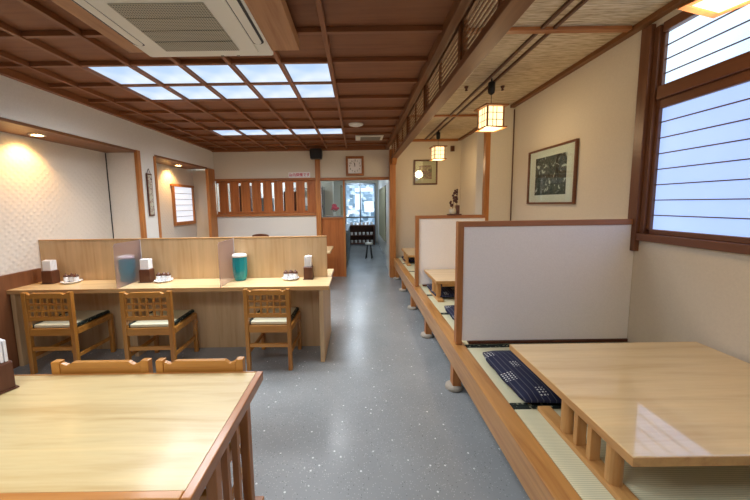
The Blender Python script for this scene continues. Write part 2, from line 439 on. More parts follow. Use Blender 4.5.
# right wall around the window
P = M['plaster_right']
Y0, Y1 = -1.5, 2.42
struct(MB().box(XR, XR+.12, YN, YB, 0, 1.245).box(XR, XR+.12, Y1+.05, YB, 1.245, ZR+.02).box(XR, XR+.12, YN, Y0-.02, 1.245, ZR+.02)
       .box(XR, XR+.12, Y0-.02, Y1+.05, 2.775, ZR+.02).build('wall_right', P))
w1 = struct(thing('window_1', 'large frosted window with brown wooden frame on the right wall', 'window', (XR, 0, 0))); del w1['category']
f = MB(); f.box(-.035, .10, Y1-.03, Y1+.05, 1.16, ZR-.055); f.build('window_post', M['winframe_z'], w1, .004)
f = MB(); f.box(-.01, .10, Y1-.07, Y1-.031, 1.30, 2.77); f.box(0, .10, Y0, Y0+.09, 1.30, 2.77)
f.box(.01, .09, Y1-.095, Y1-.0705, 1.33, 2.71); f.build('jamb', M['winframe_z'], w1, .004)
f = MB(); f.box(-.03, .10, Y0, Y1-.031, 1.245, 1.30); f.box(.005, .10, Y0+.09, Y1-.0955, 1.30, 1.335); f.build('sill', M['winframe'], w1, .004)
f = MB(); f.box(-.02, .10, Y0+.09, Y1-.0955, 2.255, 2.345); f.box(.012, .10, Y0+.09, Y1-.0955, 2.195, 2.254); f.build('transom', M['winframe'], w1, .004)
f = MB(); f.box(-.01, .10, Y0+.09, Y1-.0955, 2.71, 2.774); f.build('head', M['winframe'], w1, .004)
slab('pane', M['pane'], .035, .042, Y0+.09, Y1-.095, 1.33, 2.2, w1)
slab('pane', M['pane_up'], .035, .042, Y0+.09, Y1-.095, 2.345, 2.71, w1)
f = MB()
for k in range(7): f.box(.026, .034, Y0+.09, Y1-.095, 1.434+k*.1105, 1.441+k*.1105)
for k in range(3): f.box(.026, .034, Y0+.09, Y1-.095, 2.432+k*.094, 2.439+k*.094)
f.build('glazing_bars', M['dark'], w1)
struct(slab('wall_near', M['plaster'], -3.5, XR+.1, YN-.1, YN, 0, ZR+.04))
# column on the right wall with a wooden post
struct(MB().box(1.836, XR-.001, 4.43, 4.76, .42, ZR-.001).build('wall_right', M['plaster']))
struct(slab('trim_26', M['pillar'], 1.77, 1.835, 4.42, 4.50, .42, ZR-.001, bevel=.003))
struct(slab('wall_right', M['plaster'], 1.77, 1.835, 4.501, 4.76, .42, ZR-.001))
struct(slab('trim_27', M['dark'], XR-.010, XR-.001, 4.412, 4.428, .42, ZR-.06))

# rooms beyond the back wall
struct(slab('wall_kitchen', M['plaster'], -3.5, 1.2, 12.5, 12.6, 0, 2.8))
struct(slab('wall_kitchen', M['plaster'], -3.5, -3.4, 6.78, 12.5, 0, 2.8))
struct(slab('wall_kitchen', M['white'], .80, .88, 6.78, 12.5, 0, 2.8))
struct(slab('ceiling', M['plaster'], -3.5, 1.2, 6.78, 12.5, 2.55, 2.62))
d = struct(slab('door_1', M['white'], .70, .74, 6.80, 7.75, .01, 2.03, bevel=.004))
m = M['kitpane']; v = nd(m, 'ShaderNodeTexVoronoi'); v.inputs['Scale'].default_value = 7; v.distance = 'CHEBYCHEV'
mp = mapping(m, (1, 1, 1.3)); ln(m, mp.outputs[0], v.inputs['Vector']); sc_ = nd(m, 'ShaderNodeSeparateColor'); ln(m, v.outputs['Color'], sc_.inputs[0])
r = ramp(m, sc_.outputs[0], [(.1, lin((70, 92, 112))), (.45, lin((120, 150, 176))), (.75, lin((170, 196, 220))), (1, lin((228, 240, 252)))]); ln(m, r.outputs[0], bsdf(m).inputs['Emission Color'])
w4 = struct(thing('window_4', 'bright glazed entrance at the far end of the passage', 'window', (.15, 12.42, 0))); del w4['category']
f = MB()
for x in (-.62, -.04, .54): f.box(x-.025, x+.025, -.03, .03, .02, 2.35)
f.box(-.645, .565, -.03, .03, 2.3, 2.36); f.box(-.645, .565, -.03, .03, 1.0, 1.06); f.box(-.645, .565, -.028, .028, .02, .12)
f.build('window_frame', M['steel_b'], w4, .003)
slab('pane', M['kitpane'], -.59, .51, -.005, .005, .12, 2.3, w4)
for (x, z, ww, hh) in ((.30, 1.25, .36, .42), (-.12, 1.35, .24, .62), (.1, 2.05, .7, .13)):
    slab('paper_notice', M['poster'], x-ww/2, x+ww/2, -.02, -.012, z-.02, z-.02+hh, w4)
slab('wall_kitchen', M['plaster'], -1.6, -.64, 8.4, 8.5, 0, 2.549); struct(bpy.data.objects['wall_kitchen.003'])
for i, (x, y) in enumerate(((-2.2, 7.6), (-.1, 8.4), (.0, 11.0))):
    t = thing('kitchen_light', ['long tube lamp on the ceiling behind the slitted screen', 'tube lamp on the passage ceiling just beyond the doorway', 'tube lamp on the passage ceiling near the far entrance'][i], 'ceiling light', (x, y, 2.549), 0)
    slab('housing', M['white'], -.5 if i == 0 else -.25, .5 if i == 0 else .25, -.1, .1, -.03, 0, t)
    slab('diffuser', M['kitlight'], -.48 if i == 0 else -.23, .48 if i == 0 else .23, -.08, .08, -.06, -.031, t)

# passage furniture
t = thing('kitchen_counter', 'dark grey kitchen counter along the left of the passage', 'counter', (-.42, 9.2, 0))
slab('body', M['greyblue'], -.18, .14, -1.4, 1.4, .02, .86, t, .004); slab('worktop', M['steel_b'], -.2, .17, -1.42, 1.42, .861, .90, t, .004)
for k in range(3): slab('door', M['greyblue'], .141, .155, -1.38+k*.93, -.48+k*.93, .06, .82, t, .003)
t = thing('dish_cabinet', 'dark low cabinet of dishes below the bright entrance glass', 'cabinet', (.15, 11.9, 0))
f = MB(); f.box(-.48, .48, -.18, .18, .72, .76); f.box(-.48, .48, -.18, .18, .36, .38); f.box(-.48, .48, -.18, .18, .05, .08)
f.box(-.48, -.45, -.18, .18, 0, .72); f.box(.45, .48, -.18, .18, 0, .72); f.box(-.45, .45, .16, .18, .08, .72); f.build('carcass', M['dark'], t, .003)
n = 0
nm = ['left', 'second', 'third', 'fourth', 'fifth', 'right']
proto = None
for zi, z in enumerate((.081, .381, .761)):
    for k in range(6):
        lab = 'bowl stack %s on the dish cabinet %s' % (['far left', 'left of centre', 'left of middle', 'right of middle', 'right of centre', 'far right'][k], ['bottom shelf', 'middle shelf', 'top'][zi])
        if proto is None:
            b = MB()
            for q in range(3): b.lathe([(.03, .03*q), (.055, .05+.03*q), (.05, .05+.03*q), (.026, .008+.03*q)], n=16)
            proto = tag(b.build('bowl_stack', M['china'], smooth=True), lab, 'bowls', 'bowl stacks on the far dish cabinet'); o = proto
        else: o = dup(proto, label=lab)
        o.location = (-.23+.15*k, 11.86, z)
t = thing('stool', 'small dark stool with a white seat standing in the passage', 'stool', (.31, 8.9, 0))
MB().lathe([(.10, .40), (.11, .41), (.11, .44), (.10, .45)], n=20).build('seat', M['white'], t, smooth=False)
for a in range(4):
    ca, sa = math.cos(a*PI/2+.6), math.sin(a*PI/2+.6)
    MB().tube((.12*ca, .12*sa, 0), (.06*ca, .06*sa, .405), .013).build('leg', M['black'], t)
t = thing('curtain', 'olive hanging curtain on the right side of the passage', 'curtain', (.73, 9.3, 0))
f = MB(); pts = [(-.02+.02*math.sin(k*1.3), -1.1+.08*k) for k in range(28)]
pts = pts + [(x+.012, y) for x, y in pts[::-1]]
f.prism(pts, .55, 2.0, 'Z'); f.build('cloth', M['olive'], t); MB().tube((0, -1.15, 2.01), (0, 1.1, 2.01), .012).build('rod', M['dark'], t)
t = thing('curtain', 'pale grey-green cloth hanging at the left side of the passage', 'curtain', (-.36, 7.35, 0))
f = MB(); pts = [(-.02+.015*math.sin(k*1.4), -.25+.05*k) for k in range(11)]; pts = pts+[(x+.012, y) for x, y in pts[::-1]]
f.prism(pts, .35, 1.95, 'Z'); f.build('cloth', M['olive'], t); MB().tube((0, -.3, 1.96), (0, .3, 1.96), .012).build('rod', M['dark'], t)
t = thing('storage_rack', 'open steel rack behind the clear pane holding boxes', 'rack', (-1.25, 8.15, 0))
f = MB()
for x in (-.38, .38):
    for y in (-.18, .18): f.box(x-.012, x+.012, y-.012, y+.012, 0, 2.0)
for z in (.5, 1.1, 1.5, 1.95): f.box(-.38, .38, -.19, .19, z-.01, z+.01)
f.build('frame', M['steel_b'], t)
for i, (x, z, w, h, mm) in enumerate(((-1.47, 1.11, .22, .28, 'white'), (-1.17, 1.11, .26, .2, 'greyblue'), (-.99, 1.51, .14, .32, 'box'), (-1.38, 1.51, .3, .22, 'white'), (-.95, 1.11, .12, .3, 'white'))):
    tag(slab('storage_box', M[mm], x-w/2, x+w/2, 8.02, 8.2, z, z+h, bevel=.006),
        ['white box at the left of the lower rack shelf behind the glass', 'grey box in the middle of the lower rack shelf behind the glass', 'pale narrow box on the upper rack shelf behind the glass', 'wide white box on the upper rack shelf behind the glass', 'narrow white box at the right of the lower rack shelf'][i], 'box')
t = thing('flower_pot', 'bright pink flowers in a white pot behind the clear pane', 'flowers', (-.50, 6.95, 1.30))
MB().lathe([(.03, 0), (.05, .09), (.045, .09), (.03, .02)], n=16).build('pot', M['white'], t)
f = MB()
for k in range(22):
    a = random.random()*6.28; r = random.random()*.075; f.blob((r*1.2*math.cos(a), r*math.sin(a), .13+random.random()*.11), .025, 1)
f.build('petals', M['pink'], t)
f = MB()
for k in range(7): f.tube((0, 0, .05), (.06*math.cos(k), .06*math.sin(k), .15), .004)
f.build('stems', M['green'], t)
tag(slab('wall_shelf', M['steel_b'], -.74, -.31, 6.80, 7.1, 1.275, 1.30, bevel=.002), 'steel shelf just behind the clear pane, under the pink flowers', 'shelf')
# tall dark cabinet seen in slices through the screen slits
for i, (x, w, h, mm) in enumerate(((-2.75, .30, 2.0, 'dark'), (-2.25, .22, 1.72, 'greyblue'), (-1.7, .34, 1.86, 'dark'))):
    tag(slab('tall_cabinet', M[mm], x, x+w, 7.3, 7.7, 0, h, bevel=.005), ['tall dark cabinet glimpsed through the leftmost screen slits', 'grey cabinet glimpsed through the middle left screen slits', 'dark cabinet glimpsed through the middle screen slits'][i], 'cabinet')
struct(slab('wall_kitchen', M['white'], -3.4, -1.61, 8.4, 8.5, 0, 2.549))

# ------------------------------------------------------------------ lights in the ceiling
rn = ['leftmost', 'second from left', 'middle', 'fourth from left', 'rightmost']
i0 = None
for (yi, rowname, grp) in ((11, 'near row of the large light', 'panels of the large ceiling light'), (12, 'far row of the large light', 'panels of the large ceiling light'),
                      (16, 'row near the back wall', 'panels of the far ceiling light'), (4, 'row above the front table', 'panels of the rear ceiling light'), (5, 'second row above the front table', 'panels of the rear ceiling light')):
    y0, y1 = GY[yi], GY[yi+1]
    for k in range(5):
        xr = GX[1+k]; xl = GX[2+k]
        lab = 'glowing ceiling light panel, %s in the %s' % (rn[4-k], rowname)
        t = thing('ceiling_light', lab, 'ceiling light', ((xl+xr)/2, (y0+y1)/2, ZC+.028), 0, grp)
        hx, hy = (xr-xl)/2-.017, (y1-y0)/2-.017
        f = MB(); f.box(-hx, hx, -hy, -hy+.008, -.02, 0); f.box(-hx, hx, hy-.008, hy, -.02, 0); f.box(-hx, -hx+.008, -hy+.009, hy-.009, -.02, 0); f.box(hx-.008, hx, -hy+.009, hy-.009, -.02, 0)
        f.build('frame', M['ceil_bx'], t)
        L = bpy.data.lights.new('ceiling_lamp', 'SPOT'); L.energy = 24 if yi > 6 else 17; L.color = (.95, .97, 1); L.spot_size = math.radians(168); L.spot_blend = 1; L.shadow_soft_size = .17
        lo = bpy.data.objects.new('ceiling_lamp', L); COL.objects.link(lo); lo.location = ((xl+xr)/2, (y0+y1)/2, ZC-.03)
        slab('diffuser', M['lightpanel'], -hx+.009, hx-.009, -hy+.009, hy-.009, -.018, -.004, t)

# big cassette air conditioner in its wooden surround
tag(MB().box(-1.56, -.385, 1.25, 2.30, 2.61, 2.685).build('ceiling_surround', M['surround'], bevel=.004), 'wooden ceiling box carrying the large air conditioner', 'surround')
t = thing('air_conditioner', 'large cream cassette air conditioner on the ceiling, grille facing down', 'air conditioner', (-1.01, 1.88, 2.6))
f = MB(); f.prism([(-.42, -.46), (.42, -.46), (.435, -.445), (.435, .455), (.42, .47), (-.42, .47), (-.435, .455), (-.435, -.445)], 0, .024, 'Z'); f.build('panel', M['acw'], t, .006)
f = MB(); f.prism([(-.35, -.40), (.35, -.40), (.35, .40), (.31, .43), (-.31, .43), (-.35, .40)], -.012, -.001, 'Z'); f.build('cover', M['acw'], t, .005)
gm = mat('perforated_grille', (150, 144, 126), .5)
mp = mapping(gm, (1, 1, 1)); v = nd(gm, 'ShaderNodeTexVoronoi'); v.inputs['Scale'].default_value = 70; v.inputs['Randomness'].default_value = .0
ln(gm, mp.outputs[0], v.inputs['Vector']); r = ramp(gm, v.outputs['Distance'], [(.30, lin((56, 54, 50))), (.48, lin((176, 170, 150)))]); ln(gm, r.outputs[0], bsdf(gm).inputs['Base Color'])
for k in range(4): slab('grille', gm, -.255, .235, -.15+k*.126, -.15+k*.126+.118, -.018, -.0125, t)
for sx_ in (-1, 1):
    f = MB(); n = 28; o_ = []; i_ = []
    for k in range(n):
        a = 2*PI*k/n; cy = .26 if math.sin(a) > 0 else -.26
        o_.append((.382*sx_+.040*math.cos(a), cy+.035*math.sin(a))); 
    f.prism(o_, -.006, .0, 'Z'); f.build('vent_slot', M['black'], t)
    f = MB(); f.prism([(.382*sx_+(x-.382*sx_)*.66, y*.975) for x, y in o_], -.010, -.0065, 'Z'); f.build('louvre', M['acw'], t, .002)
for x in (-.02, .09): MB().lathe([(.008, -.010), (.012, -.004), (.012, 0)], x+.1, .445, 12).build('sensor', M['grille'], t)

t = thing('air_vent', 'small cream slotted air vent on the ceiling near the back wall', 'vent', (.215, 5.57, ZC-.012))
slab('frame', M['acw'], -.235, .235, -.17, .17, -.02, 0, t, .004)
slab('intake', M['grille'], -.15, .19, -.13, .13, -.026, -.0205, t)
slab('outlet', M['acw'], -.21, -.165, -.13, .13, -.026, -.0205, t)
o = MB().lathe([(.0, -.03), (.07, -.028), (.105, -.016), (.11, 0)], n=28).build('ceiling_speaker', M['white'], smooth=True)
o.location = (-.007, 4.81, ZC+.027); tag(o, 'round white disc fixture on the brown ceiling beside the vent', 'ceiling fixture')

# downlights in the alcoves
for i, (y, x) in enumerate(((3.25, -3.20), (5.75, -3.20))):
    t = thing('downlight', ['warm downlight in the near alcove ceiling, above the left counter seat', 'warm downlight in the far alcove ceiling, above the paper window'][i], 'downlight', (x, y, 2.285), 0, 'alcove downlights')
    MB().lathe([(.045, 0), (.065, -.001), (.065, -.008), (.045, -.008), (.045, 0)], n=24).build('rim', M['acw'], t)
    MB().lathe([(.0, -.004), (.044, -.004), (.044, -.001)], n=24).build('lamp', M['bulb'], t)
    L = bpy.data.lights.new('downlight_beam', 'SPOT'); L.energy = 22; L.color = (1, .55, .20); L.spot_size = 2.0; L.spot_blend = .7; L.shadow_soft_size = .04
    lo = bpy.data.objects.new('downlight_beam', L); COL.objects.link(lo); lo.location = (x, y, 2.27); lo.rotation_euler = (0, math.radians(20), 0)

# ------------------------------------------------------------------ raised platform and tatami
t = thing('raised_platform', 'long raised wooden platform carrying the tatami booths', 'platform', (.737, 0, 0))
MB().box(0, .105, YN+.01, 6.48, .25, .42).build('nosing', M['nosing'], t, .006)
MB().box(.111, 1.398, YN+.01, YB-.001, .26, .36).build('deck', M['dark'], t)
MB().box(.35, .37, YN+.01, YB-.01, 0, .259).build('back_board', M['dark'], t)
for i, y in enumerate((.35, 1.15, 2.50, 3.54, 4.52, 5.48, 6.36)):
    p = MB().box(.03, .10, y-.04, y+.04, .03, .249).build('post', M['pillar'], t, .004)
    f = MB(); f.lathe([(.062, 0), (.072, .01), (.068, .032), (.05, .042), (0, .042)], .05, y, 20); f.build('foot', M['stone'], p, smooth=True)
MY = [YN+.02, -1.8, -1.1, -.4, .32, 1.00, 1.65, 2.395, 3.14, 3.80, 4.48, 5.18, 5.88, 6.60]
desc = ['tatami mat under the near end of the big low table', 'tatami mat beneath the middle of the big low table', 'tatami mat under the navy cushion before the first partition', 'tatami mat just behind the first partition', 'tatami mat beneath the second low table', 'tatami mat in front of the second partition', 'tatami mat just behind the second partition', 'tatami mat in the middle of the last booth', 'tatami mat nearest the back wall']
for i in range(4, 13):
    y0, y1 = MY[i]+.002, MY[i+1]-.002
    t = thing('tatami_mat', desc[i-4], 'tatami mat', (.845, (y0+y1)/2, .361), 0, 'tatami mats on the platform')
    h = (y1-y0)/2
    MB().box(0, 1.303, -h+.026, h-.026, 0, .055).build('mat', M['tatami'], t, .002)
    for s_ in (-1, 1): MB().box(0, 1.303, s_*h, s_*(h-.025), 0, .056).build('edging', M['edging'], t, .002)

# partitions
def partition(y, x1, lab, top):
    t = thing('booth_partition', lab, 'partition', (.775, y, .421), 0, 'booth partitions')
    w = x1-.775; h = top-.421
    MB().box(-.005, .042, -.03, .03, 0, h).build('post', M['pframe'], t, .004)
    MB().box(.0425, w, -.022, .022, h-.042, h).build('top_rail', M['pframe_x'], t, .003)
    MB().box(.10, w, -.022, .022, .0, .025).build('bottom_rail', M['dark'], t, .003)
    MB().box(.0425, w, -.012, .012, .026, h-.043).build('panel', M['ppanel'], t)
partition(2.44, XR-.002, 'tall pale booth partition behind the big low table', 1.405)
partition(4.22, 1.70, 'second booth partition, by the column, with a flower vase on it', 1.385)

# low tables
def low_table(x, y, lab, rz=0):
    t = thing('low_table', lab, 'low table', (x, y, .417), rz, 'low tables in the booths')
    MB().box(-.585, .585, -.445, .445, .214, .243).build('table_top', M['low'], t, .004)
    f = MB(); f.box(-.588, -.5851, -.448, .448, .207, .241); f.box(.5851, .588, -.448, .448, .207, .241)
    f.box(-.5849, .5849, -.448, -.4451, .207, .241); f.box(-.5849, .5849, .4451, .448, .207, .241); f.build('edge_band', M['low_e'], t, .001)
    f = MB(); f.box(-.50, .50, -.36, -.345, .16, .2135); f.box(-.50, .50, -.02, .02, .16, .2135); f.build('apron', M['low_e'], t, .003)
    for sx_ in (-1, 1):
        xx = sx_*.535
        MB().box(xx-.035, xx+.035, -.47, .155, 0, .028).build('foot_rail', M['low_e'], t, .006)
        for yy, rr in ((-.315, .029), (-.035, .027)):
            MB().lathe([(rr, .0285), (rr, .2135)], xx, yy, 16).build('leg', M['low_l'], t)
        for yy in (-.205, -.122):
            MB().box(xx-.022, xx+.022, yy-.012, yy+.012, .0285, .2135).build('slat', M['low_l'], t, .002)
    return t
lt = low_table(1.533, 1.455, 'big low table in the nearest booth, window reflected on its top')
lt2 = dup(lt, (1.475, 3.86, .417), label='low table in the second booth, seen between the two partitions')
lt2.scale = (1, .74, 1)
lt3 = dup(lt, (1.455, 5.80, .417), PI, label='farthest low table, partly hidden behind the second partition')

# zabuton cushions
def cushion_mesh(w, d, h):
    b = MB(); bmesh.ops.create_cube(b.bm, size=1)
    bmesh.ops.subdivide_edges(b.bm, edges=b.bm.edges[:], cuts=9, use_grid_fill=True)
    for v in b.bm.verts:
        x, y, z = v.co*2
        e = max(abs(x), abs(y)); k = (1-e**6)*.75+.25
        k *= .85+.15*math.cos(x*PI/2)*math.cos(y*PI/2)
        r = 1-.06*abs(x*y)**3
        v.co = (x*w/2*r+.004*math.sin(y*9), y*d/2*r+.004*math.sin(x*8), h/2+z*h/2*k)
    return b
zs = [((1.155, 1.93, .418), .03, 'navy splash-patterned floor cushion beside the big low table'),
      ((1.17, 3.90, .418), 0, 'navy floor cushion behind the second low table, by the second partition'),
      ((1.16, 2.98, .418), .02, 'navy floor cushion on the camera side of the second low table'),
      ((1.15, 6.2, .418), 0, 'navy floor cushion in the farthest booth')]
z0 = None
for loc, rz, lab in zs:
    if z0 is None:
        z0 = tag(cushion_mesh(.53, .60, .068).build('floor_cushion', M['indigo'], smooth=True), lab, 'cushion', 'navy floor cushions'); o = z0
    else: o = dup(z0, label=lab)
    o.location = loc; o.rotation_euler = (0, 0, rz)

# ------------------------------------------------------------------ counter
t = thing('counter_desk', 'long light wood counter desk facing the partition panels', 'counter', (-1.84, 3.34, 0))
CX0, CX1 = -3.395+1.84, -.285+1.84
MB().box(CX0, CX1, -.385, -.012, .745, .775).build('worktop', M['counter'], t, .003)
MB().box(CX0, CX1, -.392, -.3855, .735, .774).build('front_edge', M['counter_e'], t, .001)
MB().box(CX0, CX1-.012, .012, .41, .745, .775).build('worktop', M['counter'], t, .003)
MB().box(CX1-.10, CX1-.06, -.37, .39, 0, .744).build('end_panel', M['counter_p'], t, .003)
MB().box(CX0+.03, CX0+.07, -.37, .39, 0, .744).build('end_panel', M['counter_p'], t, .003)
MB().box(CX0+.071, CX1-.101, -.011, .011, 0, .744).build('modesty_panel', M['counter_p'], t)
MB().box(-.50, -.46, -.20, -.012, 0, .744).build('support', M['counter_p'], t, .002)
xs = [CX0, -.475, .515, CX1-.05]
side = ['left', 'middle', 'right']
for k in range(3):
    p = thing('desk_screen', 'light wood screen panel standing along the %s counter seat' % side[k], 'screen', (-1.84+(xs[k]+xs[k+1])/2, 3.34, .776), 0, 'wood screens on the counter')
    h = (xs[k+1]-xs[k])/2-.001
    MB().box(-h, h, -.0105, .0105, 0, .43).build('panel', M['counter_p'], p)
    MB().box(-h, h, -.014, .014, .431, .442).build('cap', M['counter_e'], p, .002)
for k, x in enumerate((-2.315, -1.325)):
    p = thing('desk_divider', ['frosted divider between the left and middle counter seats', 'frosted divider between the middle and right counter seats'][k], 'divider', (x, 3.14, .776), 0, 'frosted dividers on the counter')
    f = MB(); f.prism([(-.186, 0), (.182, 0), (.182, .43), (-.166, .43), (-.186, .41)], -.003, .003, 'X'); f.build('sheet', M['frost'], p)
    MB().box(-.006, .006, .183, .1845, 0, .43).build('bracket', M['white'], p)

# chairs
def make_chair(name, lab, grp, plank=False):
    ht = .760 if plank else .785
    t = thing(name, lab, 'chair', (0, 0, 0), 0, grp)      # back at y=0, seat towards +y
    for s_ in (-1, 1):
        MB().box(s_*.215-.018*(1+s_), s_*.215+.018*(1-s_), -.02, .018, 0, ht).build('rear_leg', M['chair'], t, .004)
        MB().box(s_*.215-.018*(1+s_), s_*.215+.018*(1-s_), .41, .445, 0, .42).build('front_leg', M['chair'], t, .004)
    w = .1785
    f = MB(); f.prism([(-w, .725), (-w, .778), (-w+.03, .762), (-w+.055, .777), (w-.055, .777), (w-.03, .762), (w, .778), (w, .725)], -.014, .014, 'Y')
    if plank:
        f.bm.clear(); f.prism([(-w, .60), (-w, .750), (-w+.03, .736), (-w+.055, .754), (w-.055, .754), (w-.03, .736), (w, .750), (w, .60)], -.014, .014, 'Y')
    f.build('top_rail', M['chair_x'], t, .004)
    f = MB(); f.box(-w, w, -.012, .012, .515, .55)
    for k in range(1, 3): f.box(-w, w, -.007, .008, .55+k*.0583-.009, .55+k*.0583+.009)
    for k in range(1, 6): f.box(-w+k*.0595-.008, -w+k*.0595+.008, -.009, .010, .55, .725)
    if plank:
        f.bm.clear(); f.box(-w, w, -.012, .012, .515, .55)
        for k in range(1, 6): f.box(-w+k*.0595-.006, -w+k*.0595+.006, -.009, .010, .55, .599)
    f.box(-w, -w+.008, -.009, .009, .55, .60 if plank else .725); f.box(w-.008, w, -.009, .009, .55, .60 if plank else .725)
    f.build('back_lattice', M['chair_x'], t, .0015)
    f = MB(); f.box(-w, w, -.014, .014, .37, .435); f.box(-w, w, .412, .44, .37, .43)
    for s_ in (-1, 1): f.box(s_*.208-.0125, s_*.208+.0125, .0185, .4095, .375, .43)
    f.box(-w, w, .016, .41, .40, .41); f.build('seat_frame', M['chair_x'], t, .003)
    f = MB(); f.box(-w, w, -.01, .010, .225, .262); f.build('stretcher', M['chair_x'], t, .003)
    for s_ in (-1, 1): MB().box(s_*.199-.009, s_*.199+.009, .0185, .4095, .15, .185).build('stretcher', M['chair_x'], t, .003)
    f = MB(); f.box(-.172, .172, .02, .43, .436, .465); p = f.build('seat_pad', M['seat'], t, .006)
    for s_ in (-1, 1): MB().box(s_*.1725, s_*.20, .02, .43, .436, .466).build('edging', M['edging'], p, .004)
    return t
c0 = make_chair('wooden_chair', 'lattice-back wooden chair at the left counter seat', 'chairs at the counter')
c0.location = (-2.865, 2.83, 0); c0.scale = (1.06, 1, 1)
c1 = dup(c0, (-1.945, 2.81, 0), .03, 'lattice-back wooden chair at the middle counter seat')
c2 = dup(c0, (-.85, 2.84, 0), -.02, 'lattice-back wooden chair at the right counter seat'); c2.scale = (1, 1, 1)
c3 = make_chair('wooden_chair', 'left chair tucked under the front table, only its back showing', 'chairs at the front table', True); c3.scale = (1.17, 1, 1); c3.location = (-1.345, 1.568, 0); c3.rotation_euler = (0, 0, PI)
c4 = dup(c3, (-.83, 1.568, 0), PI, 'right chair tucked under the front table, at its aisle corner'); c4.scale = (1.05, 1, 1)

# front table
t = thing('dining_table', 'large light wood table with reddish border in the left foreground', 'table', (-1.2, 1.19, 0))
TX0, TX1, TY0, TY1 = -.95, .702, -.355, .352
MB().box(TX0+.03, TX1-.034, TY0+.03, TY1-.012, .676, .70).build('table_top', M['table'], t)
MB().box(TX1-.0335, TX1, TY0, TY1, .655, .702).build('border', M['table_b'], t, .004)
MB().box(TX0, TX1-.034, TY0, TY0+.0295, .655, .702).build('border', M['table_bx'], t, .004)
MB().box(TX0, TX1-.034, TY1-.0115, TY1, .655, .702).build('border', M['table_bx'], t, .003)
MB().box(TX0, TX0+.029, TY0+.03, TY1-.012, .655, .702).build('border', M['table_b'], t, .003)
f = MB(); f.box(TX0+.125, TX1-.06, -.16, -.13, .60, .675); f.box(TX0+.125, TX1-.06, .15, .18, .60, .675); f.build('apron', M['table_bx'], t, .003)
for xx in (TX0+.10, TX1-.035):
    MB().box(xx-.028, xx+.028, -.28, .30, 0, .05).build('foot_rail', M['table_b'], t, .006)
    for yy in (-.15, .17): MB().box(xx-.020, xx+.020, yy-.022, yy+.022, .051, .654).build('leg', M['pillar'], t, .005)
    for yy in (-.05, .05): MB().box(xx-.013, xx+.013, yy-.013, yy+.013, .051, .654).build('slat', M['pillar'], t, .002)

# far tables beyond the counter
t = thing('dining_table', 'light wood table seen beyond the right end of the counter', 'table', (-1.26, 5.85, 0))
MB().box(-.77, .77, -.38, .36, .69, .725).build('table_top', M['counter'], t, .004)
for x in (-.6, .6): MB().box(x-.04, x+.04, -.25, .25, 0, .689).build('leg', M['table_b'], t, .004)
t = thing('serving_tray', 'dark rounded tray edge peeking above the right counter screen', 'tray', (-1.87, 6.02, .727))
f = MB(); n = 16; pts = [(.16*math.cos(PI*k/n), .245+.035*math.sin(PI*k/n)) for k in range(n+1)]+[(-.16, 0), (.16, 0)]
f.prism(pts, -.01, .01, 'Y'); f.build('board', M['dark'], t, .003)
MB().box(-.1, .1, -.05, .05, 0, .01).build('stand', M['dark'], t)

# things on the counter
def pitcher(x, y, lab):
    t = thing('water_pitcher', lab, 'pitcher', (x, y, .776), 0, 'teal water pitchers')
    MB().lathe([(.050, 0), (.058, .012), (.068, .05), (.074, .10), (.075, .18), (.073, .245)], n=10).build('body', M['teal'], t, .003)
    MB().lathe([(.070, .246), (.074, .250), (.073, .266), (.062, .276), (.03, .282), (0, .282)], n=24).build('lid', M['white'], t, smooth=True)
    return t
p = pitcher(-1.233, 3.235, 'teal water pitcher with white lid in front of the right screen')
dup(p, (-2.405, 3.225, .776), label='teal water pitcher blurred behind the left frosted divider')
def napkin(x, y, lab, z, rz, grp='napkin holders'):
    t = thing('napkin_holder', lab, 'napkin holder', (x, y, z), rz, grp)
    MB().box(-.063, .063, -.053, .053, 0, .006).build('base', M['dark'], t, .002)
    f = MB(); w = .055
    f.prism([(-w, .0065), (w, .0065), (w-.003, .128), (w-.012, .135), (-w+.012, .135), (-w+.003, .128)], -.044, .044, 'Y'); f.build('case', M['dark'], t, .003)
    f = MB()
    for k in range(5): f.box(-.043, .043, -.034+k*.0145, -.024+k*.0145, .1355, .245-.003*abs(k-2))
    f.build('napkins', M['paper'], t, .002)
    return t
nk = napkin(-3.20, 3.22, 'dark napkin holder at the left counter seat, against the wall', .776, 0)
dup(nk, (-2.195, 3.215, .776), .05, 'dark napkin holder beside the left frosted divider')
dup(nk, (-.525, 3.26, .776), PI/2, 'narrow napkin holder near the right end of the counter')
dup(nk, (-1.705, 1.40, .703), -.38, 'dark napkin holder on the front table, cut by the left photo edge')
def cruets(x, y, lab):
    t = thing('condiment_tray', lab, 'condiment tray', (x, y, .776), 0, 'condiment trays')
    MB().lathe([(.06, 0), (.075, .006), (.093, .018), (.089, .022), (.065, .011), (0, .011)], n=8).build('tray', M['china'], t, .001)
    j = tag(bpy.data.objects.new('_', None), '', '') if False else None
    return t
jarp = None
def jars(x, y, where):
    global jarp
    for k, (dx, dy, wh) in enumerate(((-.05, 0, 'left'), (0, .01, 'middle'), (.05, 0, 'right'))):
        lab = '%s jar on the condiment tray %s' % (wh, where)
        if jarp is None:
            t = thing('condiment_jar', lab, 'jar', (0, 0, 0), 0, 'condiment jars')
            MB().lathe([(.016, 0), (.020, .006), (.021, .03), (.018, .04)], n=16).build('pot', M['china'], t, smooth=True)
            MB().lathe([(.020, .0405), (.021, .05), (.012, .058), (.005, .06), (.005, .066), (0, .068)], n=16).build('lid', M['lid'], t, smooth=True)
            jarp = t
        else: t = dup(jarp, label=lab)
        t.location = (x+dx, y+dy, .776+.0115); t.scale = (1.2, 1.2, 1.3)
ct = cruets(-2.99, 3.22, 'white condiment tray at the left counter seat')
dup(ct, (-2.03, 3.22, .776), label='white condiment tray at the middle counter seat')
dup(ct, (-.71, 3.24, .776), label='white condiment tray at the right counter seat')
